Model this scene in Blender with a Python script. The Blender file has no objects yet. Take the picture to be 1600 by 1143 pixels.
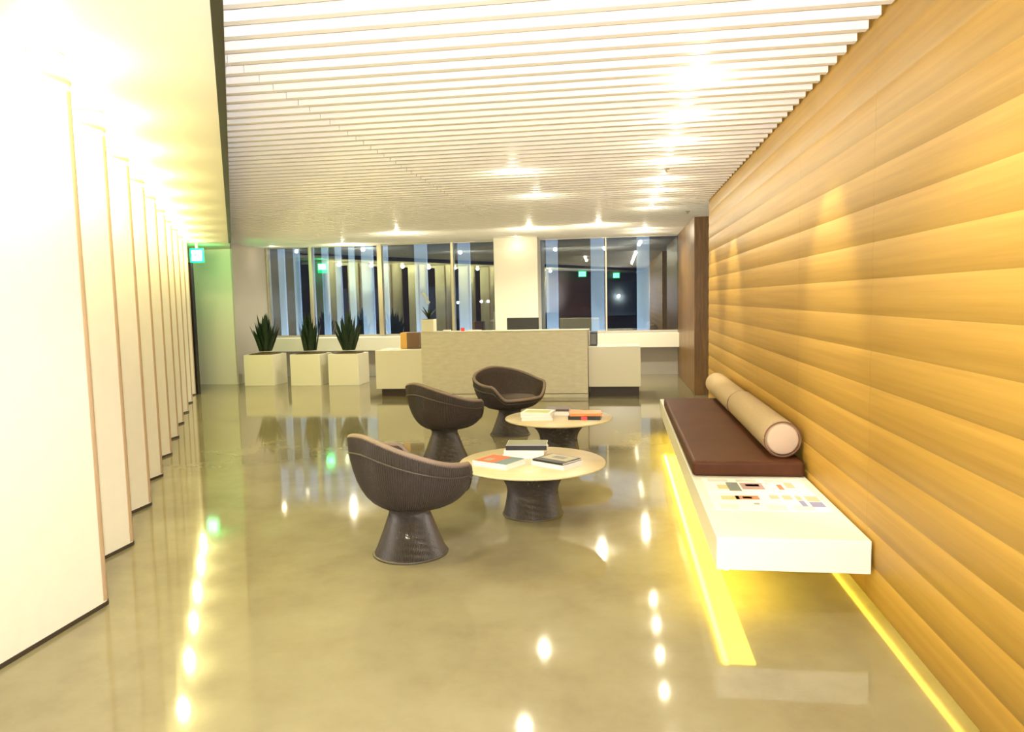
import bpy, bmesh, math, random
from mathutils import Vector, Matrix
random.seed(7)
PI = math.pi
sc = bpy.context.scene
COL = sc.collection

# ------------------------------------------------------------------ camera
F, PITCH, YAW, ROLL, EYE = 1141.97, .0898, .1461, -.0217, 1.55
fw = Vector((-math.sin(YAW)*math.cos(PITCH), math.cos(YAW)*math.cos(PITCH), -math.sin(PITCH)))
r0 = Vector((math.cos(YAW), math.sin(YAW), 0)); u0 = r0.cross(fw)
rr = r0*math.cos(ROLL)+u0*math.sin(ROLL); uu = -r0*math.sin(ROLL)+u0*math.cos(ROLL)
cam = bpy.data.cameras.new('camera'); cam.sensor_width = 36; cam.lens = F*36/1600; cam.clip_end = 200
co = bpy.data.objects.new('camera', cam); COL.objects.link(co)
M = Matrix((rr, uu, -fw)).transposed().to_4x4(); M.translation = Vector((0, 0, EYE)); co.matrix_world = M
sc.camera = co

# ------------------------------------------------------------------ exposure, sky, flash
sc.view_settings.view_transform = 'Standard'; sc.view_settings.look = 'None'
sc.view_settings.gamma = 1; sc.view_settings.use_curve_mapping = False
sc.view_settings.exposure = 0.84
try:
    sc.cycles.max_bounces = 8; sc.cycles.use_denoising = True; sc.cycles.sample_clamp_indirect = 6
except Exception: pass
W = bpy.data.worlds.new('dusk'); sc.world = W; W.use_nodes = True
nt = W.node_tree; bg = nt.nodes['Background']
tc = nt.nodes.new('ShaderNodeTexCoord'); sp = nt.nodes.new('ShaderNodeSeparateXYZ'); rp = nt.nodes.new('ShaderNodeValToRGB')
nt.links.new(tc.outputs['Generated'], sp.inputs[0]); nt.links.new(sp.outputs['Z'], rp.inputs[0]); nt.links.new(rp.outputs[0], bg.inputs[0])
rp.color_ramp.elements[0].position = 0.0; rp.color_ramp.elements[0].color = (.62, .74, 1, 1)
rp.color_ramp.elements[1].position = .6; rp.color_ramp.elements[1].color = (.38, .52, .92, 1)
bg.inputs[1].default_value = .9

def light(name, kind, loc, power, color, aim=None, **kw):
    l = bpy.data.lights.new(name, kind); l.energy = power; l.color = color
    for k, v in kw.items(): setattr(l, k, v)
    o = bpy.data.objects.new(name, l); COL.objects.link(o); o.location = loc
    if aim is not None:
        o.rotation_euler = Vector(aim).to_track_quat('-Z', 'Y').to_euler()
    return o
FLASH = 500
light('camera_flash', 'SPOT', (0.0, -.03, EYE+.07), FLASH, (1, .97, .95), (fw.x-.12, fw.y, fw.z+.28), spot_size=math.radians(140), spot_blend=1.0, shadow_soft_size=.03)
YEL = (1, .80, .25); WARM = (1, .92, .68)

# ------------------------------------------------------------------ materials
def mat(name, col, rough=.5, spec=.5, metal=0, emit=None, es=0, coat=0, nodes=None):
    m = bpy.data.materials.new(name); m.use_nodes = True
    b = m.node_tree.nodes['Principled BSDF']
    b.inputs['Base Color'].default_value = (*col, 1); b.inputs['Roughness'].default_value = rough
    b.inputs['Specular IOR Level'].default_value = spec; b.inputs['Metallic'].default_value = metal
    b.inputs['Coat Weight'].default_value = coat; b.inputs['Coat Roughness'].default_value = .08
    if emit: b.inputs['Emission Color'].default_value = (*emit, 1); b.inputs['Emission Strength'].default_value = es
    if nodes: nodes(m.node_tree, b)
    return m
def ramp_noise(scale, stretch, stops, detail=4, bump=0, rough=.6, rrange=None, world=False, bands=0):
    def f(t, b):
        c = t.nodes.new('ShaderNodeTexCoord'); mp = t.nodes.new('ShaderNodeMapping'); n = t.nodes.new('ShaderNodeTexNoise')
        r = t.nodes.new('ShaderNodeValToRGB')
        mp.inputs['Scale'].default_value = stretch; n.inputs['Scale'].default_value = scale; n.inputs['Detail'].default_value = detail
        n.inputs['Roughness'].default_value = rough
        
        if world:
            ge = t.nodes.new('ShaderNodeNewGeometry'); t.links.new(ge.outputs['Position'], mp.inputs[0])
        else: t.links.new(c.outputs['Object'], mp.inputs[0])
        t.links.new(mp.outputs[0], n.inputs['Vector']); t.links.new(n.outputs['Fac'], r.inputs[0])
        e = r.color_ramp.elements
        e[0].position, e[0].color = stops[0][0], (*stops[0][1], 1); e[1].position, e[1].color = stops[-1][0], (*stops[-1][1], 1)
        for p, cc in stops[1:-1]:
            k = e.new(p); k.color = (*cc, 1)
        src = r.outputs[0]
        if bands:   # base colour grows paler towards the upper edge, the same on every board
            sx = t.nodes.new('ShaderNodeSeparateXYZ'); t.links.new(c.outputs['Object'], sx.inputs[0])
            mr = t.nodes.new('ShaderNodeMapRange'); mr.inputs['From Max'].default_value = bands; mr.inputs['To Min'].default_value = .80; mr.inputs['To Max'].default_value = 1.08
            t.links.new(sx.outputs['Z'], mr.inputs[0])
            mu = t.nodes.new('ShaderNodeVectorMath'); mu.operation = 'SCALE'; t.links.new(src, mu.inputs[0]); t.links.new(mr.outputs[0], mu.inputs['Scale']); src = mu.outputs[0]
        t.links.new(src, b.inputs['Base Color'])
        if bump:
            bp = t.nodes.new('ShaderNodeBump'); bp.inputs['Strength'].default_value = bump; bp.inputs['Distance'].default_value = .01
            t.links.new(n.outputs['Fac'], bp.inputs['Height']); t.links.new(bp.outputs[0], b.inputs['Normal'])
        if rrange:
            mr = t.nodes.new('ShaderNodeMapRange'); mr.inputs['To Min'].default_value, mr.inputs['To Max'].default_value = rrange
            t.links.new(n.outputs['Fac'], mr.inputs[0]); t.links.new(mr.outputs[0], b.inputs['Roughness'])
    return f
MT = {}
MT['white'] = mat('white_paint', (.80, .76, .66), .55, .3)
MT['slat'] = mat('slat_white', (.88, .85, .81), .45, .3)
MT['backing'] = mat('slat_backing', (.74, .70, .64), .8, .2)
MT['fin'] = mat('fin_laminate', (.82, .78, .68), .25, .4, nodes=ramp_noise(9, (1, 1, 1), [(.3, (.81, .77, .67)), (.7, (.84, .80, .70))]))
MT['finedge'] = mat('fin_edge', (.50, .36, .24), .45, .3)
MT['dark'] = mat('dark_kick', (.05, .035, .025), .5, .4)
MT['black'] = mat('black_metal', (.012, .010, .010), .35, .5)
MT['blackplastic'] = mat('black_plastic', (.015, .015, .017), .3, .5)
MT['floor'] = mat('polished_concrete', (.4, .35, .2), .07, .5, coat=.0,
                  nodes=ramp_noise(1.1, (1, 1, 1), [(.25, (.17, .142, .084)), (.5, (.228, .198, .118)), (.75, (.275, .248, .155))], detail=8, rough=.65, rrange=(.035, .085)))
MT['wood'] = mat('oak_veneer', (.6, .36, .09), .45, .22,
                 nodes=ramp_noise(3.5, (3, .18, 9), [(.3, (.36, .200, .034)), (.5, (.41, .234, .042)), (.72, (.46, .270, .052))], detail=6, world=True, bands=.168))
MT['wood2'] = mat('brown_veneer', (.35, .18, .06), .35, .4,
                  nodes=ramp_noise(5, (8, 8, .6), [(.3, (.13, .062, .014)), (.7, (.24, .125, .030))], detail=5))
MT['desk'] = mat('desk_stone', (.6, .54, .38), .4, .35,
                 nodes=ramp_noise(7, (1, 1, 3.5), [(.3, (.60, .54, .40)), (.7, (.70, .64, .49))], detail=6))
MT['deskwhite'] = mat('desk_lacquer', (.80, .75, .60), .22, .45)
MT['planter'] = mat('planter_lacquer', (.78, .73, .56), .45, .35)
MT['bench'] = mat('bench_solid_surface', (.82, .78, .68), .3, .4)
MT['leather'] = mat('brown_leather', (.10, .035, .018), .5, .18, nodes=ramp_noise(3, (1, 1, 1), [(.3, (.056, .017, .006)), (.7, (.090, .030, .010))], bump=.05))
MT['bolster'] = mat('bolster_fabric', (.52, .40, .24), .9, .1, nodes=ramp_noise(120, (1, 1, 1), [(.3, (.36, .265, .15)), (.7, (.45, .335, .20))], bump=.1))
MT['bolsterend'] = mat('bolster_end_fabric', (.55, .42, .31), .9, .1)
MT['piping'] = mat('piping', (.18, .08, .05), .6, .3)
MT['shell'] = mat('taupe_upholstery', (.06, .045, .036), .8, .2, nodes=ramp_noise(60, (1, 1, 1), [(.3, (.045, .034, .027)), (.7, (.07, .052, .042))], bump=.05))
MT['rim'] = mat('taupe_trim', (.21, .155, .12), .7, .25)
MT['cushion'] = mat('seat_fabric', (.10, .075, .06), .8, .2)
MT['wire'] = mat('bronze_wire', (.085, .070, .058), .5, .4, metal=.4)
MT['tabletop'] = mat('cream_veneer_top', (.80, .70, .48), .3, .4, nodes=ramp_noise(3, (1, 9, 1), [(.3, (.58, .47, .28)), (.7, (.66, .55, .35))], detail=5))
MT['soil'] = mat('soil', (.09, .06, .03), .95, .1, nodes=ramp_noise(50, (1, 1, 1), [(.3, (.05, .035, .02)), (.7, (.16, .11, .06))], bump=.6))
MT['leaf'] = mat('dark_leaf', (.018, .04, .014), .4, .4, nodes=ramp_noise(14, (1, 1, 4), [(.3, (.007, .018, .007)), (.7, (.020, .042, .014))]))
MT['alu'] = mat('mullion_metal', (.45, .40, .30), .3, .5, metal=.4)
MT['blade'] = mat('facade_white', (.80, .86, .95), .6, .2)
MT['grey'] = mat('grey_wall', (.46, .42, .37), .7, .2)
MT['facade'] = mat('dark_facade', (.05, .042, .036), .8, .2, nodes=ramp_noise(.5, (1, 1, 3), [(.3, (.03, .028, .028)), (.7, (.08, .055, .045))]))
MT['darkglass'] = mat('dark_glass', (.02, .025, .03), .08, .6)
MT['asphalt'] = mat('asphalt', (.03, .03, .035), .8, .2)
MT['ledstrip'] = mat('led_strip', (1, .8, .2), .5, emit=(1, .78, .06), es=26)
MT['channel'] = mat('lamp_channel', (1, .85, .4), .5, emit=(1, .74, .05), es=8)
MT['basestrip'] = mat('base_led', (1, .85, .4), .5, emit=(1, .74, .05), es=5)
MT['lens'] = mat('lamp_lens', (1, .9, .7), .4, emit=(1, .80, .45), es=28)
MT['lensy'] = mat('washer_lens', (1, .9, .5), .4, emit=(1, .86, .35), es=22)
MT['paper'] = mat('paper', (.86, .83, .76), .7, .2)
MT['green'] = mat('sign_green', (.0, .35, .12), .4, emit=(0, .8, .18), es=2.5)
MT['cyan'] = mat('sign_letters', (.6, 1, .9), .4, emit=(.25, 1, .6), es=4)
MT['streetglow'] = mat('street_lamp_glow', (1, 1, 1), .4, emit=(.9, .95, 1), es=60)
MT['orange'] = mat('orange_cover', (.75, .28, .06), .4)
MT['redbox'] = mat('red_plastic', (.8, .06, .07), .4)
MT['brownbox'] = mat('dark_brown_panel', (.14, .07, .04), .5)
MT['oakbox'] = mat('oak_panel', (.62, .34, .08), .45)
def colm(n, c, r=.4): MT[n] = mat(n, c, r, .4); return MT[n]
def glass():
    m = bpy.data.materials.new('window_glass'); m.use_nodes = True; t = m.node_tree; t.nodes.clear()
    o = t.nodes.new('ShaderNodeOutputMaterial'); mx = t.nodes.new('ShaderNodeMixShader'); tr = t.nodes.new('ShaderNodeBsdfTransparent')
    g = t.nodes.new('ShaderNodeBsdfGlossy'); g.inputs['Roughness'].default_value = .006
    tr.inputs[0].default_value = (.80, .86, .88, 1); g.inputs[0].default_value = (.9, .95, 1, 1)
    fr = t.nodes.new('ShaderNodeFresnel'); fr.inputs[0].default_value = 1.5
    ad = t.nodes.new('ShaderNodeMath'); ad.operation = 'ADD'; ad.inputs[1].default_value = .15
    t.links.new(fr.outputs[0], ad.inputs[0]); t.links.new(ad.outputs[0], mx.inputs[0])
    t.links.new(tr.outputs[0], mx.inputs[1]); t.links.new(g.outputs[0], mx.inputs[2]); t.links.new(mx.outputs[0], o.inputs[0])
    return m
MT['glass'] = glass()

# ------------------------------------------------------------------ helpers
def link(name, me, m, parent=None, loc=None):
    o = bpy.data.objects.new(name, me); COL.objects.link(o)
    if m is not None and not me.materials: me.materials.append(m if not isinstance(m, str) else MT[m])
    if parent is not None: o.parent = parent
    if loc is not None: o.location = loc
    return o
def bm_obj(name, bm, m, parent=None, loc=None, smooth=False):
    me = bpy.data.meshes.new(name); bmesh.ops.recalc_face_normals(bm, faces=bm.faces); bm.to_mesh(me); bm.free()
    if smooth:
        for p in me.polygons: p.use_smooth = True
    return link(name, me, m, parent, loc)
def py_obj(name, V, Fc, m, parent=None, loc=None, smooth=False):
    bm = bmesh.new(); vs = [bm.verts.new(v) for v in V]
    for f in Fc:
        try: bm.faces.new([vs[i] for i in f])
        except ValueError: pass
    return bm_obj(name, bm, m, parent, loc, smooth)
def add_box(bm, x0, x1, y0, y1, z0, z1, bev=0, seg=2):
    c = ((x0+x1)/2, (y0+y1)/2, (z0+z1)/2)
    g = bmesh.ops.create_cube(bm, size=1, matrix=Matrix.Translation(c) @ Matrix.Diagonal((x1-x0, y1-y0, z1-z0, 1)))
    if bev:
        es = {e for v in g['verts'] for e in v.link_edges}
        bmesh.ops.bevel(bm, geom=list(es), offset=bev, segments=seg, profile=.5, affect='EDGES')
def box(name, x0, x1, y0, y1, z0, z1, m, parent=None, bev=0, seg=2, loc=None):
    bm = bmesh.new(); add_box(bm, x0, x1, y0, y1, z0, z1, bev, seg); return bm_obj(name, bm, m, parent, loc)
def add_cyl(bm, c, r, h, n=24, r2=None, rot=None):
    mtx = Matrix.Translation(c) @ (rot or Matrix.Identity(4))
    bmesh.ops.create_cone(bm, cap_ends=True, segments=n, radius1=r, radius2=r if r2 is None else r2, depth=h, matrix=mtx)
def lathe(name, prof, m, parent=None, n=48, loc=None):
    V, Fc = [], []
    for (r, z) in prof:
        for k in range(n): V.append((r*math.cos(2*PI*k/n), r*math.sin(2*PI*k/n), z))
    for i in range(len(prof)-1):
        for k in range(n): Fc.append((i*n+k, i*n+(k+1) % n, (i+1)*n+(k+1) % n, (i+1)*n+k))
    Fc.append(tuple(range(n))[::-1]); Fc.append(tuple((len(prof)-1)*n+k for k in range(n)))
    return py_obj(name, V, Fc, m, parent, loc, True)
def add_tube(bm, pts, r, n=5, closed=False):
    pts = [Vector(p) for p in pts]; L = len(pts); rings = []
    up = Vector((0, 0, 1))
    for i, p in enumerate(pts):
        a = pts[(i-1) % L] if (closed or i > 0) else p; b = pts[(i+1) % L] if (closed or i < L-1) else p
        t = (b-a).normalized(); s = t.cross(up)
        if s.length < .05: s = t.cross(Vector((1, 0, 0)))
        s.normalize(); w = s.cross(t).normalized()
        rings.append([bm.verts.new(p+s*r*math.cos(2*PI*k/n)+w*r*math.sin(2*PI*k/n)) for k in range(n)])
    for i in range(L if closed else L-1):
        A, B = rings[i], rings[(i+1) % L]
        for k in range(n): bm.faces.new((A[k], A[(k+1) % n], B[(k+1) % n], B[k]))
def struct(o): o['kind'] = 'structure'; return o
def thing(name, label, cat, loc=(0, 0, 0), rz=0, group=None):
    o = bpy.data.objects.new(name, None); COL.objects.link(o); o.location = loc; o.rotation_euler = (0, 0, rz)
    o.empty_display_size = .1
    return tag(o, label, cat, group)
def tag(o, label, cat, group=None):
    o['label'] = label; o['category'] = cat
    if group: o['group'] = group
    return o
def copy_tree(o, parent=None):
    c = o.copy(); COL.objects.link(c)
    if parent is not None: c.parent = parent
    for ch in [x for x in bpy.data.objects if x.parent == o]: copy_tree(ch, c)
    return c

CEIL, SOF, WX, BACKY = 2.785, 2.67, 1.17, 14.95

# ------------------------------------------------------------------ room shell
struct(box('floor', -12, 3.2, -5, 15.1, -.1, 0, 'floor'))
def sof_x(y): return -1.452-(y-2.612)*.556          # soffit edge line
FY0, FY1 = 0, 0
ceil = struct(box('ceiling', -12, 3.2, -5, 15.1, 2.90, 2.98, 'backing'))
# slats, two pieces each, joint at X = -1.93
pitch, sw = .1655, .046
y = -.9; first = True; shared = {}
while y < 14.9:
    xl = sof_x(y)-.05; 
    def put(x0, x1):
        key = (round(x0, 3), round(x1, 3))
        if key in shared: o = link('slat', shared[key], None, ceil)
        else:
            bm = bmesh.new(); add_box(bm, x0, x1, -sw/2, sw/2, 2.765, 2.90); o = bm_obj('slat', bm, 'slat', ceil); shared[key] = o.data
        o.location = (0, y, 0)
    xr = 1.155 if y < 9.9 else 2.4 if y < 11.7 else 1.19
    if xl < -1.95:
        put(-1.928, xr); put(max(xl, -8.3), -1.933)
    else: put(xl, xr)
    y += pitch
# left soffit
ys = [-5, 13.56]
V = [(-12, -5, SOF), (sof_x(-5), -5, SOF), (sof_x(13.56), 13.56, SOF), (-12, 13.56, SOF)]
V += [(a, b, SOF+.06) for a, b, c in V]
struct(py_obj('soffit', V, [(0, 1, 2, 3), (4, 5, 6, 7), (0, 1, 5, 4), (1, 2, 6, 5), (2, 3, 7, 6), (3, 0, 4, 7)], 'white', ceil))
# black fascia along soffit edge
a, b = -5, 12.3
V = [(sof_x(a)-.026, a, SOF-.004), (sof_x(a)+.025, a, SOF-.004), (sof_x(b)+.025, b, SOF-.004), (sof_x(b)-.026, b, SOF-.004)]
V += [(x, y_, 2.86) for x, y_, z in V]
struct(py_obj('trim_1', V, [(0, 1, 2, 3), (4, 5, 6, 7), (0, 1, 5, 4), (1, 2, 6, 5), (2, 3, 7, 6), (3, 0, 4, 7)], 'black'))

# right wood wall: convex horizontal boards
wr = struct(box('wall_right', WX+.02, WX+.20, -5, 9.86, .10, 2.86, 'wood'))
PH = .168
def board(L, name, m, parent, loc):
    key = ('b', round(L, 3), m)
    if key not in shared:
        V, Fc = [], []; n = 8
        for i in range(n+1):
            z = PH*i/n; t = 2*i/n-1; d = -.0042*(1-t*t)-.001
            if i in (0, n): d = .0
            V += [(d, .0008, z), (d, L-.0008, z)]
        for i in range(n): Fc.append((2*i, 2*i+1, 2*i+3, 2*i+2))
        k0 = len(V); V += V[:2*(n+1)]; k = len(V); V += [(.02, .0008, 0), (.02, L-.0008, 0), (.02, L-.0008, PH), (.02, .0008, PH)]
        Fc += [(k0, k0+1, k+1, k), (k0+2*n, k0+2*n+1, k+2, k+3), (k, k+1, k+2, k+3)]
        Fc.append(tuple([k0+2*i for i in range(n+1)]+[k+3, k])); Fc.append(tuple([k0+2*i+1 for i in range(n+1)]+[k+2, k+1]))
        o = py_obj(name, V, Fc, m, parent, loc, False); shared[key] = o.data
        for i, p in enumerate(o.data.polygons): p.use_smooth = i < n
    else: o = link(name, shared[key], None, parent, loc)
    return o
seams = [-5, -3.4, -1.98, -.58, .82, 2.22, 3.62, 5.02, 6.42, 7.82, 9.22, 9.87]
rows = 16
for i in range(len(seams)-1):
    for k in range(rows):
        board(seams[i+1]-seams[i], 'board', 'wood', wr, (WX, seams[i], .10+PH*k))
# base recess with led strip
struct(box('baseboard_right', WX+.09, WX+.15, -5, 9.86, 0, .12, 'white'))
ls = box('led_base_strip', WX+.068, WX+.085, 1.2, 9.8, .088, .099, 'basestrip'); tag(ls, 'yellow light strip in the recess at the foot of the wood wall', 'light strip')
# second wood wall
w2 = struct(box('wall_right_far', 1.175, 3.0, 11.72, 15.0, 0, 2.86, 'wood2'))
struct(box('wall_passage', 3.0, 3.1, 9.7, 11.9, 0, 2.86, 'grey')); struct(box('wall_passage_side', WX+.2, 3.1, 9.76, 9.86, 0, 2.86, 'grey'))
for i in range(4):
    box('panel', 1.168, 1.18, 11.73+i*.81, 11.73+i*.81+.803, .02, 2.78, 'wood2', w2, .002, 1)
# rear walls
struct(box('wall_front', -12, 3.2, -5.1, -5, 0, 2.95, 'grey'))
# left backing wall (behind fins)
def lx(y_): return -2.676-.5405*(y_-3.406)
V = []
for yy in (-5, 13.6): V += [(lx(yy)-1.0, yy, 0), (lx(yy)-1.1, yy, 0)]
V = V[:2]+V[2:][::-1]; V += [(x, y_, 2.7) for x, y_, z in V]
FB = [(0, 1, 2, 3), (4, 5, 6, 7), (0, 1, 5, 4), (1, 2, 6, 5), (2, 3, 7, 6), (3, 0, 4, 7)]
wl = struct(py_obj('wall_left', V, FB, 'brownbox'))
ends = [(-2.676, 3.406), (-3.175, 4.31), (-3.665, 5.213), (-4.185, 6.14), (-4.694, 7.06), (-5.23, 8.02), (-5.793, 9.01), (-6.323, 9.97), (-6.892, 10.99), (-7.434, 11.965)]
pre = [(-2.676+.53*k, 3.406-.94*k) for k in range(1, 5)]
def fin(x, ye, L):
    V, Fc = [], []; T = .11; R = .05
    # plan outline (x local from 0 face to -T)
    out = [(0, -L), (0, -R*1.2)]
    face_n = len(out)
    arc = [(-R+R*math.cos(t), -R*.0-R*1.0+R*math.sin(t)*1.0) for t in [PI/2*i/6 for i in range(1, 7)]]
    bm = bmesh.new()
    o2 = [(0, -L), (0, -R)]+arc+[(-T, 0), (-T, -L)]
    zs = [.022, 2.655]
    vs = [[bm.verts.new((px, py, z)) for px, py in o2] for z in zs]
    n = len(o2)
    for i in range(n): bm.faces.new((vs[0][i], vs[0][(i+1) % n], vs[1][(i+1) % n], vs[1][i]))
    bm.faces.new(vs[0][::-1]); bm.faces.new(vs[1])
    p = bm_obj('panel', bm, 'fin', wl, (x, ye, 0))
    # brown rounded edge strip
    bm = bmesh.new(); e = .003
    pts = [(0, -R-.012)]+[(0, -R)]+arc[:5]
    pin = [(a_-.004, b_-.002) for a_, b_ in pts]; pout = [(a_+e*math.cos(PI/2*i/6), b_+e*math.sin(PI/2*i/6)) for i, (a_, b_) in enumerate(pts)]
    lp = pout+pin[::-1]; vs = [[bm.verts.new((px, py, z)) for px, py in lp] for z in (.03, 2.62)]
    n = len(lp)
    for i in range(n): bm.faces.new((vs[0][i], vs[0][(i+1) % n], vs[1][(i+1) % n], vs[1][i]))
    bm.faces.new(vs[0][::-1]); bm.faces.new(vs[1]); et = bm_obj('edge_strip', bm, 'finedge', p)
    box('return_face', -.33, -T+.001, -.09, -.001, .022, 2.655, 'fin', p); box('header', -.66, -.33, -.09, -.001, 2.58, 2.655, 'white', p)
    # dark foot and head line
    for nm, z0, z1, mm in (('foot_strip', 0, .022, 'dark'), ('head_strip', 2.655, 2.669, 'finedge')):
        bm = bmesh.new(); lp = [(a_+.004, b_+.006) for a_, b_ in o2[:-2]]+[(-T, .006), (-T, -L)]
        vs = [[bm.verts.new((px, py, z)) for px, py in lp] for z in (z0, z1)]; n = len(lp)
        for i in range(n): bm.faces.new((vs[0][i], vs[0][(i+1) % n], vs[1][(i+1) % n], vs[1][i]))
        bm.faces.new(vs[0][::-1]); bm.faces.new(vs[1]); bm_obj(nm, bm, mm, p)
proto = None
for (x, ye) in ends:
    if x == ends[0][0]: fin(x, ye, 2.6)
    elif proto is None:
        fin(x, ye, 1.02); proto = [o for o in bpy.data.objects if o.parent == wl][-1]
    else:
        c = copy_tree(proto, wl); c.location = (x, ye, 0)
struct(box('trim_3', -7.47, -7.425, 11.985, 12.07, 0, 2.33, 'black'))
# far-left column, grey return wall, dark door
struct(box('wall_column', -8.40, -7.545, 13.55, 15.0, 0, 2.86, 'white'))
dr = struct(box('door_1', -9.6, -8.42, 13.50, 13.54, 0, 2.42, 'darkglass')); box('door_frame', -9.6, -8.41, 13.46, 13.50, 2.42, 2.5, 'black', dr)
struct(box('wall_far_left', -12, -8.4, 13.55, 13.65, 0, 2.86, 'grey'))

# ------------------------------------------------------------------ window wall
wb = struct(box('wall_back', -7.6, 1.2, 14.96, 15.1, 0, .86, 'grey'))
struct(box('wall_back_left', -7.545, -7.515, 13.56, 15.1, 0, 2.86, 'grey'))
sh = struct(box('trim_2', -7.49, 1.172, 14.62, 14.955, .565, .845, 'white', bev=.006))
mull = [-7.49, -6.51, -4.97, -3.41, -1.85, -.245, 1.17]
for i in range(6):
    a, b = mull[i], mull[i+1]
    w = bpy.data.objects.new('window_%d' % (i+1), None); COL.objects.link(w); w['kind'] = 'structure'
    w.location = ((a+b)/2, 15, .86)
    h = 2.785-.86; wd = (b-a)/2
    box('window_frame', -wd, wd, -.03, .04, 0, .03, 'alu', w); box('window_frame', -wd, wd, -.03, .04, h-.03, h, 'alu', w)
    box('pane', -wd, wd, 0, .012, .03, h-.03, 'glass', w)
    mw = {1: .03, 2: .05, 3: .03, 4: .05, 5: .018}.get(i, .02)
    box('mullion', -wd-mw, -wd+mw, -.06, .08, 0, h, 'alu', w, .004, 1)
struct(box('pillar', -2.42, -1.56, 14.30, 14.94, 0, 2.784, 'white'))['kind'] = 'structure'
# facade blades outside
bl = [(-8.05, -7.93), (-7.85, -7.70), (-7.50, -7.35), (-7.14, -7.0), (-6.74, -6.66), (-6.48, -6.33), (-6.17, -6.03), (-5.86, -5.73), (-5.57, -5.30), (-5.07, -4.97), (-4.37, -4.09), (-3.41, -3.14), (-2.45, -2.18), (-1.51, -1.26), (-.57, -.29), (.38, .64), (1.33, 1.6)]
for a, b in bl:
    box('facade_blade', a, b, 15.5, 15.56, -.5, 3.6, 'blade', wb, .008, 1)
light('blade_fill', 'AREA', (-3.2, 15.25, -.4), 170, (.62, .78, 1), (0, .35, 1), shape='RECTANGLE', size=9.5, size_y=.1)  # unseen area light added below the sill to brighten the blades
# outside: street and opposite block
g = struct(box('ground', -60, 60, 15.2, 80, -1.2, -1.0, 'asphalt'))
ob = thing('office_building', 'dark brick block seen across the street through the window glass', 'building', (-6, 40, -1))
box('wall', -44, 40, 0, 10, 0, 9.0, 'facade', ob)
for i in range(16):
    for j in range(2):
        box('window', -40+i*5, -37.2+i*5, -.06, .02, 1.6+j*3.6, 3.4+j*3.6, 'darkglass', ob)
def street_lamp(x, y_, z, label):
    t = thing('street_lamp', label, 'street lamp', (x, y_, -1), 0, 'street lamps beyond the windows')
    bm = bmesh.new(); add_cyl(bm, (0, 0, (z+1)/2), .04, z+1, 8); bm_obj('pole', bm, 'black', t)
    for s in (-1, 1):
        bm = bmesh.new(); bmesh.ops.create_icosphere(bm, subdivisions=2, radius=.05, matrix=Matrix.Translation((s*.14, 0, z+1))); bm_obj('globe', bm, 'streetglow', t)
        bm = bmesh.new(); add_tube(bm, [(0, 0, z+.9), (s*.14, 0, z+.94)], .012); bm_obj('arm', bm, 'black', t)
street_lamp(-6.5, 30, 1.5, 'twin-globe street lamp outside, seen just left of the white pillar beside a blue blade')
street_lamp(-5.5, 30, 1.52, 'twin-globe street lamp outside, glowing immediately left of the white pillar')

# ------------------------------------------------------------------ lamps
def downlight(x, y_, label, group, zc=2.785, power=60, lens='lens', color=WARM, aim=(0, 0, -1), size=2.0, blend=.6, r=.046, omni=7, name='downlight', cat='ceiling light'):
    if zc > 2.7: y_ = -.9+pitch*(round((y_+.9)/pitch-.5)+.5)     # centred between two slats
    t = thing(name, label, cat, (x, y_, zc), 0, group)
    if zc > 2.7: box('lamp_body', -r, r, -r*.8, r*.8, .001, .10, 'white', t)
    lathe('trim_ring', [(r*1.0, 0), (r*1.45, 0), (r*1.45, -.006), (r*1.25, -.012), (r*1.0, -.012)], 'white', t, 24)
    lathe('lens', [(r*.98, -.002), (r*.98, -.008), (r*.8, -.016), (r*.45, -.021), (.004, -.022)], lens, t, 20)
    l = light('lamp', 'SPOT', (0, 0, -.028), power, color, aim, spot_size=size, spot_blend=blend, shadow_soft_size=.06); l.parent = t
    l = light('lamp_glow', 'POINT', (0, 0, -.09 if zc < 2.7 else -.055), omni, color, shadow_soft_size=.045 if zc < 2.7 else .035); l.parent = t
rowA = [4.35, 5.2, 6.05, 6.86, 7.75, 8.61, 9.41, 10.26]
ordn = ['first', 'second', 'third', 'fourth', 'fifth', 'sixth', 'seventh', 'eighth']
for i, yy in enumerate(rowA):
    wallish = i in (0, 4, 6)
    downlight(.46, yy, '%s from the front of eight round warm downlights in the row beside the wood wall' % ordn[i], 'downlights beside the wood wall',
              power=85 if wallish else 22, omni=3, aim=(.55, .0, -1) if wallish else (0, 0, -1), size=.85 if wallish else 2.2)
for x, yy, lab in [(-.974, 6.9, 'round warm downlight above the coffee tables, nearest lamp of the middle row'),
                   (-.942, 8.67, 'round warm downlight above the far brown chair, farther lamp of the middle row'),
                   (-.317, 12.3, 'round warm downlight above the right end of the reception desk'),
                   (-1.486, 12.4, 'small round warm downlight above the middle of the reception desk'),
                   (.465, 13.2, 'front one of the two warm downlights close together by the right windows'),
                   (.474, 13.9, 'rear one of the two warm downlights close together by the right windows'),
                   (-1.95, 14.1, 'warm downlight tight in front of the white pillar top'),
                   (-3.80, 12.5, 'bright warm downlight above the left wing of the reception desk'),
                   (-5.55, 14.35, 'warm downlight by the window above the gap between second and third planter'),
                   (-7.1, 14.35, 'leftmost warm downlight, above the first planter by the left window')]:
    downlight(x, yy, lab, 'downlights over the reception', power=2 if x in (-1.95, -7.1) else 50 if x > .4 else 110 if yy > 11 else 18, size=2.7, omni=.6 if x in (-1.95, -7.1) else 5 if x > .4 else 14 if yy > 11 else 3.5)
fi = ['first', 'second', 'third', 'fourth', 'fifth', 'sixth', 'seventh', 'eighth', 'ninth', 'tenth']
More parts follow.
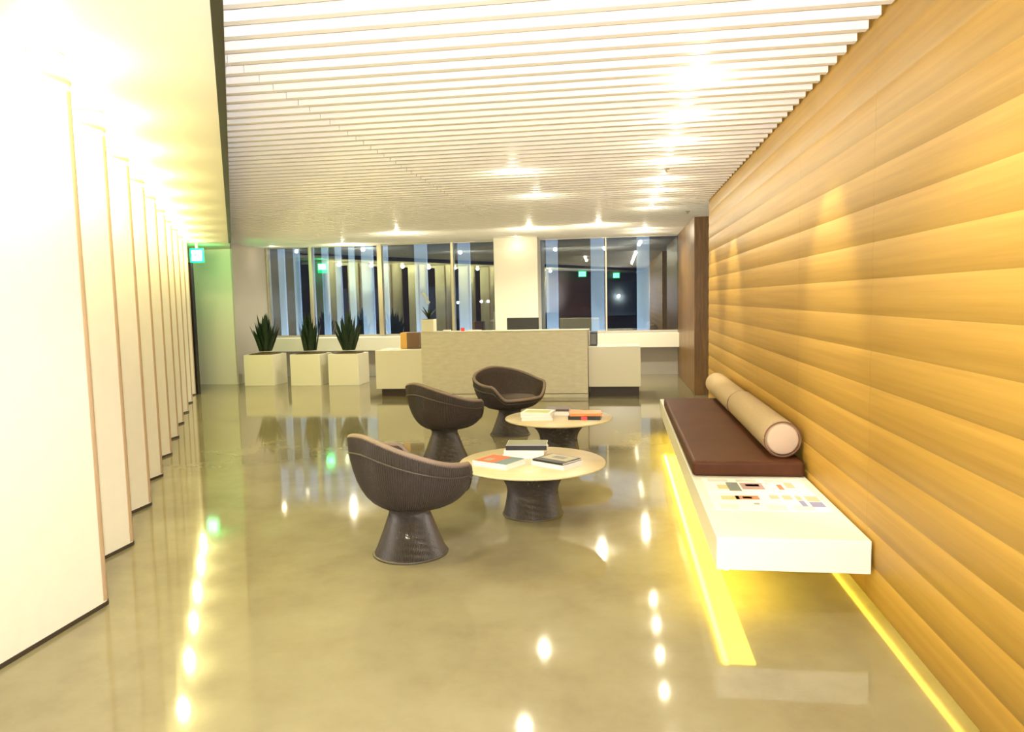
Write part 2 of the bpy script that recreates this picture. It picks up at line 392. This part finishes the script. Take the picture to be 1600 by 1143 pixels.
for i, (x, ye) in enumerate(ends):
    downlight(x+.2, ye-.42, 'yellow washer lamp in the soffit beside the %s white wall panel from the camera' % fi[i], 'washer lamps along the white panels', zc=SOF, power=26,
              lens='lensy', color=(1, .93, .40), size=2.3, blend=.8, r=.05, omni=17, name='washer_lamp')
for (x, ye) in [(-2.5, 1.9), (-2.3, .6)]:
    l = light('lamp', 'SPOT', (x+.2, ye-.42, SOF-.03), 26, (1, .93, .38), (0, 0, -1), spot_size=2.3, spot_blend=.8, shadow_soft_size=.05)
# ambient fill spots added behind and above the camera, without fixtures
for x, yy in [(-.9, -.6), (.3, -2), (-.9, -3), (.4, .8), (-.9, 1.6), (.4, 2.4), (-1.2, 3.4)]:
    light('lamp', 'SPOT', (x, yy, 2.74), 60, WARM, (0, 0, -1), spot_size=2.0, spot_blend=.6, shadow_soft_size=.05)
# smoke detector and sprinklers
sd = lathe('smoke_detector', [(.055, 0), (.055, -.02), (.035, -.04), (.005, -.042)], 'white', None, 20, (-5.2, 12.3, 2.775)); tag(sd, 'small white smoke detector on the far left ceiling near the planters', 'smoke detector')
for x, yy, lab in [(.46, 7.3, 'tiny grey sprinkler head between lamps in the ceiling row by the wood wall'), (1.0, 11.0, 'small grey sprinkler head near the end of the wood wall')]:
    s = lathe('sprinkler_head', [(.035, 0), (.035, -.008), (.012, -.012), (.012, -.03), (.02, -.034), (.004, -.036)], 'alu', None, 16, (x, yy, 2.775)); tag(s, lab, 'sprinkler')

# exit signs
def text_mesh(txt, size, m, parent, loc, rot=(PI/2, 0, 0), depth=.003):
    c = bpy.data.curves.new('t', 'FONT'); c.body = txt; c.size = size; c.extrude = depth; c.align_x = 'CENTER'; c.align_y = 'CENTER'
    o = bpy.data.objects.new('t', c); COL.objects.link(o); dg = bpy.context.evaluated_depsgraph_get()
    me = bpy.data.meshes.new_from_object(o.evaluated_get(dg)); COL.objects.unlink(o); bpy.data.objects.remove(o)
    me.materials.clear()
    q = link('lettering', me, m, parent, loc); q.rotation_euler = rot; return q
def exit_sign(x, y_, z, w, h, label, rz=0, glow=0):
    t = thing('exit_sign', label, 'exit sign', (x, y_, z), rz)
    box('housing', -w/2, w/2, -.02, .02, -h/2, h/2, 'green', t, .006, 2)
    box('face_panel', -w/2+.03, w/2-.02, -.026, -.021, -h/2+.03, h/2-.03, 'cyan', t)
    text_mesh('EXIT', h*.42, 'green', t, (.005, -.030, 0))
    box('hanger', -.02, .02, -.012, .012, h/2, SOF-z, 'white', t)
    if glow: l = light('sign_back_lamp', 'AREA', (0, .024, 0), glow, (.10, 1, .22), (0, 1, -.1), shape='RECTANGLE', size=w*.8, size_y=h*.8); l.parent = t
exit_sign(-7.42, 12.2, 2.462, .25, .25, 'glowing green exit sign at the end of the white panels by the far left column', glow=5)
exit_sign(-1.44, .1, 2.54, .32, .24, 'green exit sign behind the camera, reflected in the pane left of the right blue blade')
exit_sign(-.1, -3, 2.54, .32, .24, 'smaller green exit sign behind the camera, reflected above the flash glare', rz=0)
for o in bpy.data.objects:
    if o.get('category') == 'exit sign' and o.location.y < 5: o.rotation_euler[2] = PI

# ------------------------------------------------------------------ bench
be = thing('wall_bench', 'long white cantilevered bench floating along the wood wall with yellow glow beneath', 'bench', (0.81, 5.9, .24))
box('bench_slab', -.355, .345, -2.39, 2.45, .0, .16, 'bench', be, .004, 2)
led = box('led_strip', -.315, -.295, -2.36, 2.4, -.012, 0, 'ledstrip', be)
box('lamp_channel', -.295, -.165, -2.36, 2.4, -.006, 0, 'channel', be)
cu = thing('bench_cushion', 'flat dark brown leather seat pad on the white bench', 'cushion', (.805, 6.2, .4))
box('pad', -.345, .345, -1.48, 1.52, .002, .10, 'leather', cu, .022, 4)
bm = bmesh.new(); zz = .078
add_tube(bm, [(-.338, -1.47, zz), (.338, -1.47, zz), (.338, 1.51, zz), (-.338, 1.51, zz)], .006, 6, True); bm_obj('seam_piping', bm, 'leather', cu)
def bolster(y0, y1, label, x, z, R):
    t = thing('bolster', label, 'bolster', (x, y0, z), 0, 'bolsters on the bench')
    L = y1-y0; prof = [(.004, 0), (R-.012, 0), (R-.004, .004), (R, .014), (R, L-.014), (R-.004, L-.004), (R-.012, L), (.004, L)]
    o = lathe('roll', prof[1:-1], 'bolster', t, 40); o.rotation_euler = (-PI/2, 0, 0)
    o = lathe('end_disc', [(R-.012, -.002), (R-.03, -.009), (.004, -.012)], 'bolsterend', t, 36); o.rotation_euler = (-PI/2, 0, 0)
    for yy in (0.002, L-.002):
        bm = bmesh.new(); add_tube(bm, [((R-.004)*math.cos(2*PI*k/40), yy, (R-.004)*math.sin(2*PI*k/40)) for k in range(40)], .005, 6, True); bm_obj('piping', bm, 'piping', t)
bolster(4.83, 6.42, 'nearer tan cylindrical bolster with round pale end facing the camera', 1.035, .622, .117)
bolster(6.45, 8.02, 'farther tan cylindrical bolster behind the nearer one against the wood wall', 1.03, .617, .113)

# newspaper on the bench
npz = .4005
nw = thing('newspaper', 'open newspaper with colour pictures on the white bench in front of the cushion', 'newspaper', (.81, 4.3, npz))
box('sheet', -.30, .30, -.33, .03, 0, .003, 'paper', nw); box('sheet', -.30, .29, .04, .36, 0, .004, 'paper', nw)
for k, c in enumerate([(.18, .20, .18), (.42, .27, .25), (.55, .35, .30), (.45, .20, .10), (.80, .45, .30), (.25, .25, .42), (.55, .50, .25), (.60, .55, .52), (.3, .3, .3)]): colm('print%d' % k, c, .7)
pics = [(-.23, .10, -.17, .2, 6), (-.17, .06, -.10, .26, 0), (-.09, .10, .04, .25, 1), (-.06, .17, .02, .22, 7), (.12, .10, .15, .22, 3), (.17, .14, .22, .27, 4), (.06, .22, .08, .27, 7),
        (-.24, -.13, -.14, -.05, 6), (-.16, -.12, -.03, -.04, 3), (-.12, -.10, -.07, -.06, 1), (.03, -.10, .08, -.02, 4), (.10, -.11, .15, -.02, 4), (.17, -.12, .20, -.03, 4), (.17, -.24, .20, -.13, 5), (.22, -.14, .29, -.03, 4), (.22, -.25, .29, -.15, 5), (-.08, -.22, -.05, -.19, 8)]
for (x0, y0, x1, y1, c) in pics:
    box('printed_picture', x0, x1, y0, y1, .0032 if y0 < .03 else .0042, .0036 if y0 < .03 else .0046, 'print%d' % c, nw)
bm = bmesh.new()
for r_ in range(11):
    for cx in (-.27, -.02, .12):
        add_box(bm, cx, cx+.10, -.31+r_*.008, -.308+r_*.008, .003, .0034)
for r_ in range(6):
    for cx in (-.27, -.1, .07): add_box(bm, cx, cx+.12, .28+r_*.01, .283+r_*.01, .004, .0044)
o = bm_obj('text_lines', bm, 'print8', nw); o['kind'] = 'stuff'

# ------------------------------------------------------------------ chairs
ZB, RB = .31, .14
def bowl(th, t):
    x = -math.cos(th); yv = math.sin(th)
    ex = .315 if x < 0 else .375
    hv = .76-.17*(0.5-0.5*math.cos(min(th, 2.15)/2.15*PI))**.85
    s = .84*math.sin(t*PI/2)**.76+.16*t; v = .80*(1-math.cos(t*PI/2))+.20*t**1.8
    rx, ry = x*ex, yv*.45
    # squarer plan towards the arms
    k = 1+.05*math.sin(2*th)**2
    rx *= k; ry *= k
    bx, by = x*RB, yv*RB
    return Vector((bx+(rx-bx)*s, by+(ry-by)*s, ZB+(hv-ZB)*v))
def tmax(th):
    a = min(max((th-2.02)/(2.42-2.02), 0), 1); a = a*a*(3-2*a)
    # find t at which z = seat front
    lo, hi = 0, 1
    for _ in range(24):
        m_ = (lo+hi)/2
        if bowl(th, m_).z < .425: lo = m_
        else: hi = m_
    return 1*(1-a)+lo*a
def nrm(th, t):
    e = .01; a = bowl(th+e, t)-bowl(th-e, t); b = bowl(th, min(t+e, 1))-bowl(th, max(t-e, 0))
    n = a.cross(b); n.normalize()
    if n.dot(Vector((-math.cos(th), math.sin(th), -.3))) < 0: n = -n
    return n
THS = []
N = 76
for i in range(N): THS.append(-PI+2*PI*(i+.5)/N)
def bw(th, t): p = bowl(abs(th), t); return Vector((p.x, p.y*(1 if th >= 0 else -1), p.z))
def nw_(th, t): p = nrm(abs(th), t); return Vector((p.x, p.y*(1 if th >= 0 else -1), p.z))
def make_chair(label):
    t = thing('wire_lounge_chair', label, 'chair', (0, 0, 0), 0, 'wire lounge chairs around the coffee tables')
    NT = 12; V, Fc = [], []
    for side, off in ((0, -.004), (1, -.030)):
        for th in THS:
            tm = tmax(abs(th))
            for j in range(NT+1):
                tt = tm*j/NT; p = bw(th, tt)+nw_(th, tt)*off; V.append(p)
    n1 = N*(NT+1)
    for i in range(N):
        k = (i+1) % N
        for j in range(NT):
            a, b, c, d = i*(NT+1)+j, k*(NT+1)+j, k*(NT+1)+j+1, i*(NT+1)+j+1
            Fc.append((a, b, c, d)); Fc.append((n1+a, n1+d, n1+c, n1+b))
        Fc.append((i*(NT+1)+NT, k*(NT+1)+NT, n1+k*(NT+1)+NT, n1+i*(NT+1)+NT))
    Fc.append([i*(NT+1) for i in range(N)]); Fc.append([n1+i*(NT+1) for i in range(N)])
    py_obj('shell', V, Fc, 'shell', t, None, True)
    # rim trim
    bm = bmesh.new(); add_tube(bm, [bw(th, tmax(abs(th)))+nw_(th, tmax(abs(th)))*-.015+Vector((0, 0, .003)) for th in THS], .017, 8, True)
    bm_obj('rim_trim', bm, 'rim', t, None, True)
    # outer wires
    bm = bmesh.new(); NW = 150
    for i in range(NW):
        th = -PI+2*PI*(i+.5)/NW; tm = tmax(abs(th))
        add_tube(bm, [bw(th, tm*j/9)+nw_(th, tm*j/9)*.002 for j in range(10)], .0026, 4)
    o = bm_obj('shell_wires', bm, 'wire', t); o['kind'] = 'stuff'
    bm = bmesh.new()
    pts = [(bw(th, tmax(abs(th))*.86)+nw_(th, .86)*.006) for th in THS]
    add_tube(bm, pts, .005, 6, True); bm_obj('frame_hoop', bm, 'wire', t)
    # seat cushion
    V, Fc = [], []; prof = [(.0, 0.0), (.9, 0), (1, .02), (1, .045), (.9, .066), (.5, .076), (.02, .078)]; n = 44
    prof[0] = (.02, 0)
    for (f_, z) in prof:
        for k in range(n):
            a = 2*PI*k/n; cx, sy = math.cos(a), math.sin(a)
            ex = (abs(cx)**.75)*(1 if cx > 0 else -1)*(.285 if cx > 0 else .19); ey = (abs(sy)**.75)*(1 if sy > 0 else -1)*.27
            V.append((ex*f_+.01, ey*f_, .385+z+.012*(cx if cx > 0 else 0)))
    for i in range(len(prof)-1):
        for k in range(n): Fc.append((i*n+k, i*n+(k+1) % n, (i+1)*n+(k+1) % n, (i+1)*n+k))
    Fc.append(list(range(n))); Fc.append([(len(prof)-1)*n+k for k in range(n)])
    py_obj('seat_cushion', V, Fc, 'cushion', t, None, True)
    # base
    def rb(z):
        u = z/.31; return .226-.104*min(u/.85, 1)**.9+.02*max((u-.85)/.15, 0)**1.5
    bm = bmesh.new(); NB = 120
    for i in range(NB):
        a = 2*PI*i/NB
        add_tube(bm, [(rb(z)*math.cos(a+.12*z), rb(z)*math.sin(a+.12*z), z) for z in [.006+.300*j/8 for j in range(9)]], .0030, 4)
        add_tube(bm, [((rb(z)-.012)*math.cos(a+.5-1.2*z), (rb(z)-.012)*math.sin(a+.5-1.2*z), z) for z in [.006+.300*j/8 for j in range(9)]], .0026, 4)
    o = bm_obj('base_wires', bm, 'wire', t); o['kind'] = 'stuff'
    lathe('base_ring', [(.216, 0), (.232, 0), (.234, .006), (.230, .012), (.216, .012)], 'wire', t, 48)
    lathe('seat_plate', [(.10, .292), (.146, .294), (.146, .304), (.10, .308)], 'black', t, 32)
    return t
ch = make_chair('nearest brown wire lounge chair, left of the nearer round table, seen from behind')
ch.location = (-1.295, 4.30, 0); ch.rotation_euler[2] = math.radians(47)
c2 = copy_tree(ch); c2['label'] = 'middle brown wire lounge chair, between the nearest chair and the reception desk'
c2.location = (-1.72, 7.00, 0); c2.rotation_euler[2] = math.radians(46)
c3 = copy_tree(ch); c3['label'] = 'farthest brown wire lounge chair, facing the camera in front of the reception desk'
c3.location = (-1.26, 8.30, 0); c3.rotation_euler[2] = math.radians(-40)

# ------------------------------------------------------------------ coffee tables
def make_table(label):
    t = thing('coffee_table', label, 'table', (0, 0, 0), 0, 'round coffee tables')
    lathe('tabletop', [(.30, .362), (.50, .362), (.528, .372), (.53, .380), (.526, .385), (.004, .385)], 'tabletop', t, 96)
    for i, p in enumerate(t.children): pass
    def rb(z):
        u = z/.36; return .215-.035*math.sin(min(u/.6, 1)*PI/2)+.15*max((u-.45)/.55, 0)**2.2
    bm = bmesh.new(); NB = 130
    for i in range(NB):
        a = 2*PI*i/NB
        add_tube(bm, [(rb(z)*math.cos(a), rb(z)*math.sin(a), z) for z in [.006+.354*j/10 for j in range(11)]], .0030, 4)
        add_tube(bm, [((rb(z)-.012)*math.cos(a-1.3*z), (rb(z)-.012)*math.sin(a-1.3*z), z) for z in [.006+.354*j/10 for j in range(11)]], .0028, 4)
    o = bm_obj('base_wires', bm, 'wire', t); o['kind'] = 'stuff'
    lathe('base_ring', [(.205, 0), (.221, 0), (.223, .006), (.219, .012), (.205, .012)], 'wire', t, 48)
    lathe('top_ring', [(.29, .352), (.325, .352), (.325, .362), (.29, .362)], 'wire', t, 48)
    return t
ta = make_table('nearer round coffee table with pale top and three groups of books'); ta.location = (-.63, 5.18, 0)
tb = copy_tree(ta); tb['label'] = 'farther round coffee table with pale top in front of the reception desk'; tb.location = (-.60, 7.16, 0)

# ------------------------------------------------------------------ books
def book(x, y_, z, w, d, h, rz, cov, label, group, page='paper', band=None, art=None):
    """w along local x, d along local y; spine on -x side"""
    t = thing('book', label, 'book', (x, y_, z), math.radians(rz), group)
    ct = min(.003, h*.18)
    bm = bmesh.new(); add_box(bm, -w/2, w/2, -d/2, d/2, 0, ct); add_box(bm, -w/2, w/2, -d/2, d/2, h-ct, h); add_box(bm, -w/2, -w/2+ct, -d/2, d/2, ct, h-ct)
    bm_obj('cover', bm, cov, t)
    if 'dark spine' in label: box('spine', -w/2-.002, -w/2, -d/2, d/2, 0, h, 'black_cover', t); box('spine_end', -w/2, w/2, d/2, d/2+.002, 0, h, 'black_cover', t)
    box('pages', -w/2+ct, w/2-.004, -d/2+.004, d/2-.004, ct, h-ct, page, t)
    if band: box('spine_band', -w/2-.001, -w/2+.0, -.03, .03, .001, h-.001, band, t)
    if art:
        for q_, (a, b, c, e, m_) in enumerate(art): box('cover_print', a*w, c*w, b*d, e*d, h+.0001+.0006*q_, h+.0007+.0006*q_, m_, t)
    return h
colm('white_cover', (.82, .80, .76)); colm('teal_print', (.13, .20, .21)); colm('orange_print', (.55, .12, .03)); colm('olive_print', (.17, .17, .06))
colm('grey_print', (.17, .165, .16)); colm('black_cover', (.02, .02, .02)); colm('cream_print', (.40, .35, .24)); colm('lime_print', (.40, .42, .05)); colm('brown_cover', (.10, .06, .05))
GA, GB = 'books on the nearer coffee table', 'books on the farther coffee table'
Z0 = .3855
book(-.85, 5.06, Z0, .24, .30, .036, 62, 'white_cover', 'thick white book with orange and teal cover picture, left on the nearer table', GA,
     art=[(-.48, -.48, .1, .48, 'teal_print'), (.1, -.48, .48, .48, 'orange_print')] if False else [(-.48, -.1, .48, .48, 'orange_print'), (-.48, -.48, .48, -.1, 'teal_print'), (-.3, .1, .0, .3, 'cream_print')])
z = Z0
for k, (h, c, lab, art) in enumerate([(.028, 'white_cover', 'white book at the bottom of the stack at the back of the nearer table', None), (.030, 'white_cover', 'white book in the middle of the stack at the back of the nearer table', None),
                     (.034, 'white_cover', 'book with olive and grey cover and dark spine on top of the nearer table stack', [(-.49, -.49, .49, .49, 'grey_print'), (-.1, -.49, .49, .49, 'olive_print')])]):
    book(-.70+.006*k, 5.37+.004*k, z, .22, .30, h, 90+(-4 if k < 2 else 3), c, lab, GA, art=art); z += h+.0012
book(-.44, 5.07, Z0, .22, .29, .030, -34+90, 'white_cover', 'white book under the black-covered one on the nearer table right side', GA)
book(-.44, 5.075, Z0+.031, .215, .27, .014, -34+90, 'black_cover', 'book with black border and brownish photo cover, right on the nearer table', GA,
     art=[(-.2, -.42, .46, .44, 'cream_print'), (0, -.2, .3, .2, 'grey_print')])
z = Z0
for k, (h, c, lab, art) in enumerate([(.024, 'white_cover', 'lowest white book of the left stack on the farther table', None), (.022, 'white_cover', 'middle white book of the left stack on the farther table', None),
                                      (.024, 'white_cover', 'upper book with yellow-green picture on the left stack of the farther table', [(-.4, -.4, .3, .4, 'lime_print')])]):
    book(-.80+.004*k, 7.06+.012*k, z, .24, .30, h, 96-7*k, c, lab, GB, art=art); z += h+.0012
z = Z0
for k, (h, c, lab) in enumerate([(.04, 'white_cover', 'lower white book of the middle stack at the back of the farther table'), (.022, 'brown_cover', 'dark brown book on top of the middle stack on the farther table')]):
    book(-.62, 7.36, z, .2, .24, h, 88, c, lab, GB, art=None); z += h+.0012
z = Z0
for k, (h, c, lab, bnd) in enumerate([(.034, 'black_cover', 'black book with a red spine band under the orange book on the farther table', 'redbox'), (.026, 'orange', 'orange book on top of the right stack on the farther table', None)]):
    book(-.33, 7.10+.01*k, z, .22, .31, h, 86+9*k, c, lab, GB, band=bnd); z += h+.0012

# ------------------------------------------------------------------ reception desk
dk = thing('reception_desk', 'pale stone-faced reception desk with white side wings at the far end of the room', 'reception desk', (-1.82, 11.45, 0))
box('front_panel', -1.34, 1.335, 0, .10, .065, 1.05, 'desk', dk, .003, 1)
box('plinth', -1.335, 1.33, .004, .11, 0, .055, 'desk', dk)
box('shadow_joint', -1.33, 1.325, .03, .09, .055, .065, 'dark', dk)
box('counter_top', -1.345, 1.34, -.004, .32, 1.05, 1.07, 'desk', dk, .003, 1)
box('side_panel', -1.34, -1.24, .1, .85, .0, 1.05, 'desk', dk); box('side_panel', 1.235, 1.335, .1, .85, 0, 1.05, 'desk', dk)
box('worktop', -1.24, 1.235, .1, .85, .70, .74, 'deskwhite', dk)
lw = box('side_wing', -2.16, -1.345, .12, .80, .135, .77, 'deskwhite', dk, .004, 1); rw = box('side_wing', 1.34, 2.155, .12, .80, .155, .79, 'deskwhite', dk, .004, 1)
box('kick_base', -2.10, -1.36, .22, .75, 0, .135, 'dark', dk); box('kick_base', 1.36, 2.13, .2, .75, 0, .155, 'dark', dk)
# things on / behind the desk
bd = thing('back_credenza', 'low white credenza behind the reception desk carrying the monitor', 'cabinet', (-1.66, 12.75, 0))
box('body', -.6, .6, -.22, .22, .04, .74, 'deskwhite', bd, .004, 1); box('plinth', -.58, .58, -.18, .2, 0, .04, 'dark', bd)
mo = thing('monitor', 'black computer monitor behind the reception desk counter', 'monitor', (-1.66, 12.7, .741))
box('screen', -.28, .28, -.02, .03, .13, .50, 'blackplastic', mo, .006, 2); box('stand', -.03, .03, .03, .06, .01, .3, 'blackplastic', mo); box('foot', -.12, .12, -.06, .12, 0, .012, 'blackplastic', mo, .004, 1)
pt = thing('table_planter', 'small cream cube planter on the left end of the desk counter', 'planter', (-3.05, 11.57, 1.071))
bm = bmesh.new(); add_box(bm, -.1, .1, -.1, .1, 0, .2, .004, 1); bm_obj('pot', bm, 'planter', pt); box('soil', -.09, .09, -.09, .09, .2, .203, 'soil', pt)
op = thing('potted_orchid', 'small leafy plant with pale blooms in the cube planter on the desk', 'plant', (-3.05, 11.57, 1.274))
def leaf_mesh(L, wd, lean, twist, curl=.2, n=7, thick=.012):
    V, Fc = [], []
    for i in range(n+1):
        u = i/n; w = wd*(.75+.6*u-.2*u*u)*(1-u**2.6)+.001; x = lean*L*(u+curl*u*u); z = L*u*(1-.12*lean*u)
        tw = twist*u; dx, dy = math.cos(tw), math.sin(tw)
        V += [(x-dy*w*0-w*dy, -w*dx, z), (x+thick*(1-u), 0, z), (x+w*dy, w*dx, z), (x-thick*(1-u)*.4, 0, z)]
    for i in range(n):
        a = 4*i
        for k in range(4): Fc.append((a+k, a+(k+1) % 4, a+4+(k+1) % 4, a+4+k))
    Fc.append((3, 2, 1, 0)); Fc.append(tuple(4*n+k for k in range(4)))
    return V, Fc
for k in range(7):
    V, Fc = leaf_mesh(.17+.03*(k % 3), .022, .5+.12*(k % 2), .3, .5)
    o = py_obj('leaf', V, Fc, 'leaf', op, (0, 0, 0)); o.rotation_euler[2] = k*.9
colm('petal', (.55, .62, .60)); 
bm = bmesh.new(); add_tube(bm, [(0, 0, 0), (.0, 0, .2), (-.02, 0, .33), (-.06, 0, .4)], .004); bm_obj('stem', bm, 'leaf', op)
for k, (x, z) in enumerate([(-.02, .33), (-.05, .38), (-.08, .41), (.0, .27)]):
    bm = bmesh.new()
    for q in range(5):
        a = q*2*PI/5; bmesh.ops.create_icosphere(bm, subdivisions=1, radius=1, matrix=Matrix.Translation((x+.02*math.cos(a), -.02, z+.02*math.sin(a))) @ Matrix.Diagonal((.017, .006, .017, 1)))
    bm_obj('bloom', bm, 'petal', op)
o = box('card_holder', -.03, .03, -.02, .02, 0, .05, 'redbox', bev=.004, loc=(-2.50, 11.6, 1.071)); tag(o, 'tiny red holder standing on the desk counter', 'holder')
o = box('card_tray', -.06, .06, -.04, .04, 0, .022, 'paper', bev=.004, loc=(-2.76, 11.6, 1.071)); tag(o, 'small white tray on the counter beside the cube planter', 'tray')
o = box('paper_stack', -.1, .1, -.06, .06, 0, .012, 'paper', loc=(-2.30, 11.6, 1.071)); tag(o, 'low stack of white paper on the counter right of the red holder', 'paper')
cb = thing('pedestal_cabinet', 'oak and dark brown pedestal standing on the left desk wing', 'cabinet', (-3.52, 12.05, .771))
box('body', -.02, .20, -.12, .12, 0, .27, 'brownbox', cb, .002, 1); box('door', -.13, -.02, -.12, .12, 0, .27, 'oakbox', cb, .002, 1)
tw = thing('desktop_computer', 'small black box standing on the right desk wing next to the tall counter', 'computer', (-.40, 11.95, .791))
box('case', -.06, .055, -.2, .2, 0, .22, 'blackplastic', tw, .005, 2); box('front_grille', -.045, .04, -.205, -.2, .03, .19, 'grey_print', tw)

# ------------------------------------------------------------------ planters and plants
def planter(x, label):
    t = thing('planter_box', label, 'planter', (x, 13.53, 0), 0, 'white cube planters by the left window')
    h = .30; Z = .60
    bm = bmesh.new(); add_box(bm, -h, h, -h, h, 0, Z, .004, 1)
    bm_obj('box', bm, 'planter', t)
    V, Fc = [], []; n = 24
    for i in range(6):
        u = i/5
        for k in range(n):
            a = 2*PI*k/n; q = 1/max(abs(math.cos(a)), abs(math.sin(a)))**.6
            V.append((.275*u*q*math.cos(a), .275*u*q*math.sin(a), Z+.001+.03*(1-u**2)+random.uniform(0, .006)*(u < 1)))
    for i in range(5):
        for k in range(n): Fc.append((i*n+k, i*n+(k+1) % n, (i+1)*n+(k+1) % n, (i+1)*n+k))
    Fc.append([5*n+k for k in range(n)][::-1])
    py_obj('soil', V, Fc, 'soil', t, None, True)
px = [-6.905, -5.955, -5.19]
labs = ['leftmost', 'middle', 'rightmost']
ends_l = ['beside the far left column', 'between the other two planters', 'nearest the reception desk']
for x, a, b in zip(px, labs, ends_l): planter(x, '%s of the three white cube planters, %s' % (a, b))
def agave(x, seed, spread, H, narrow, label):
    rnd = random.Random(seed)
    t = thing('spiky_plant', label, 'plant', (x, 13.5, .66), 0, 'spiky plants in the cube planters')
    for k in range(38):
        u = k/37; lean = spread*(.08+.75*u)*rnd.uniform(.7, 1.15); L = H*(1.0-.38*u)*rnd.uniform(.78, 1.05)
        V, Fc = leaf_mesh(L, 0.052*narrow*rnd.uniform(.8, 1.15), lean*.7, rnd.uniform(-.5, .5), .25)
        a = k*2.4+rnd.uniform(-.3, .3); r_ = .02+.10*u
        o = py_obj('leaf', V, Fc, 'leaf', t, (r_*math.cos(a), r_*math.sin(a), 0)); o.rotation_euler[2] = a
agave(-6.88, 3, .62, .78, 1, 'dark green spiky plant with spreading leaves in the leftmost planter')
agave(-5.96, 11, .34, .80, 1.05, 'dark green spiky plant, narrow and upright, in the middle planter')
agave(-5.17, 21, .60, .80, 1.0, 'dark green spiky plant with a low bent leaf in the rightmost planter')
bpy.context.view_layer.update()
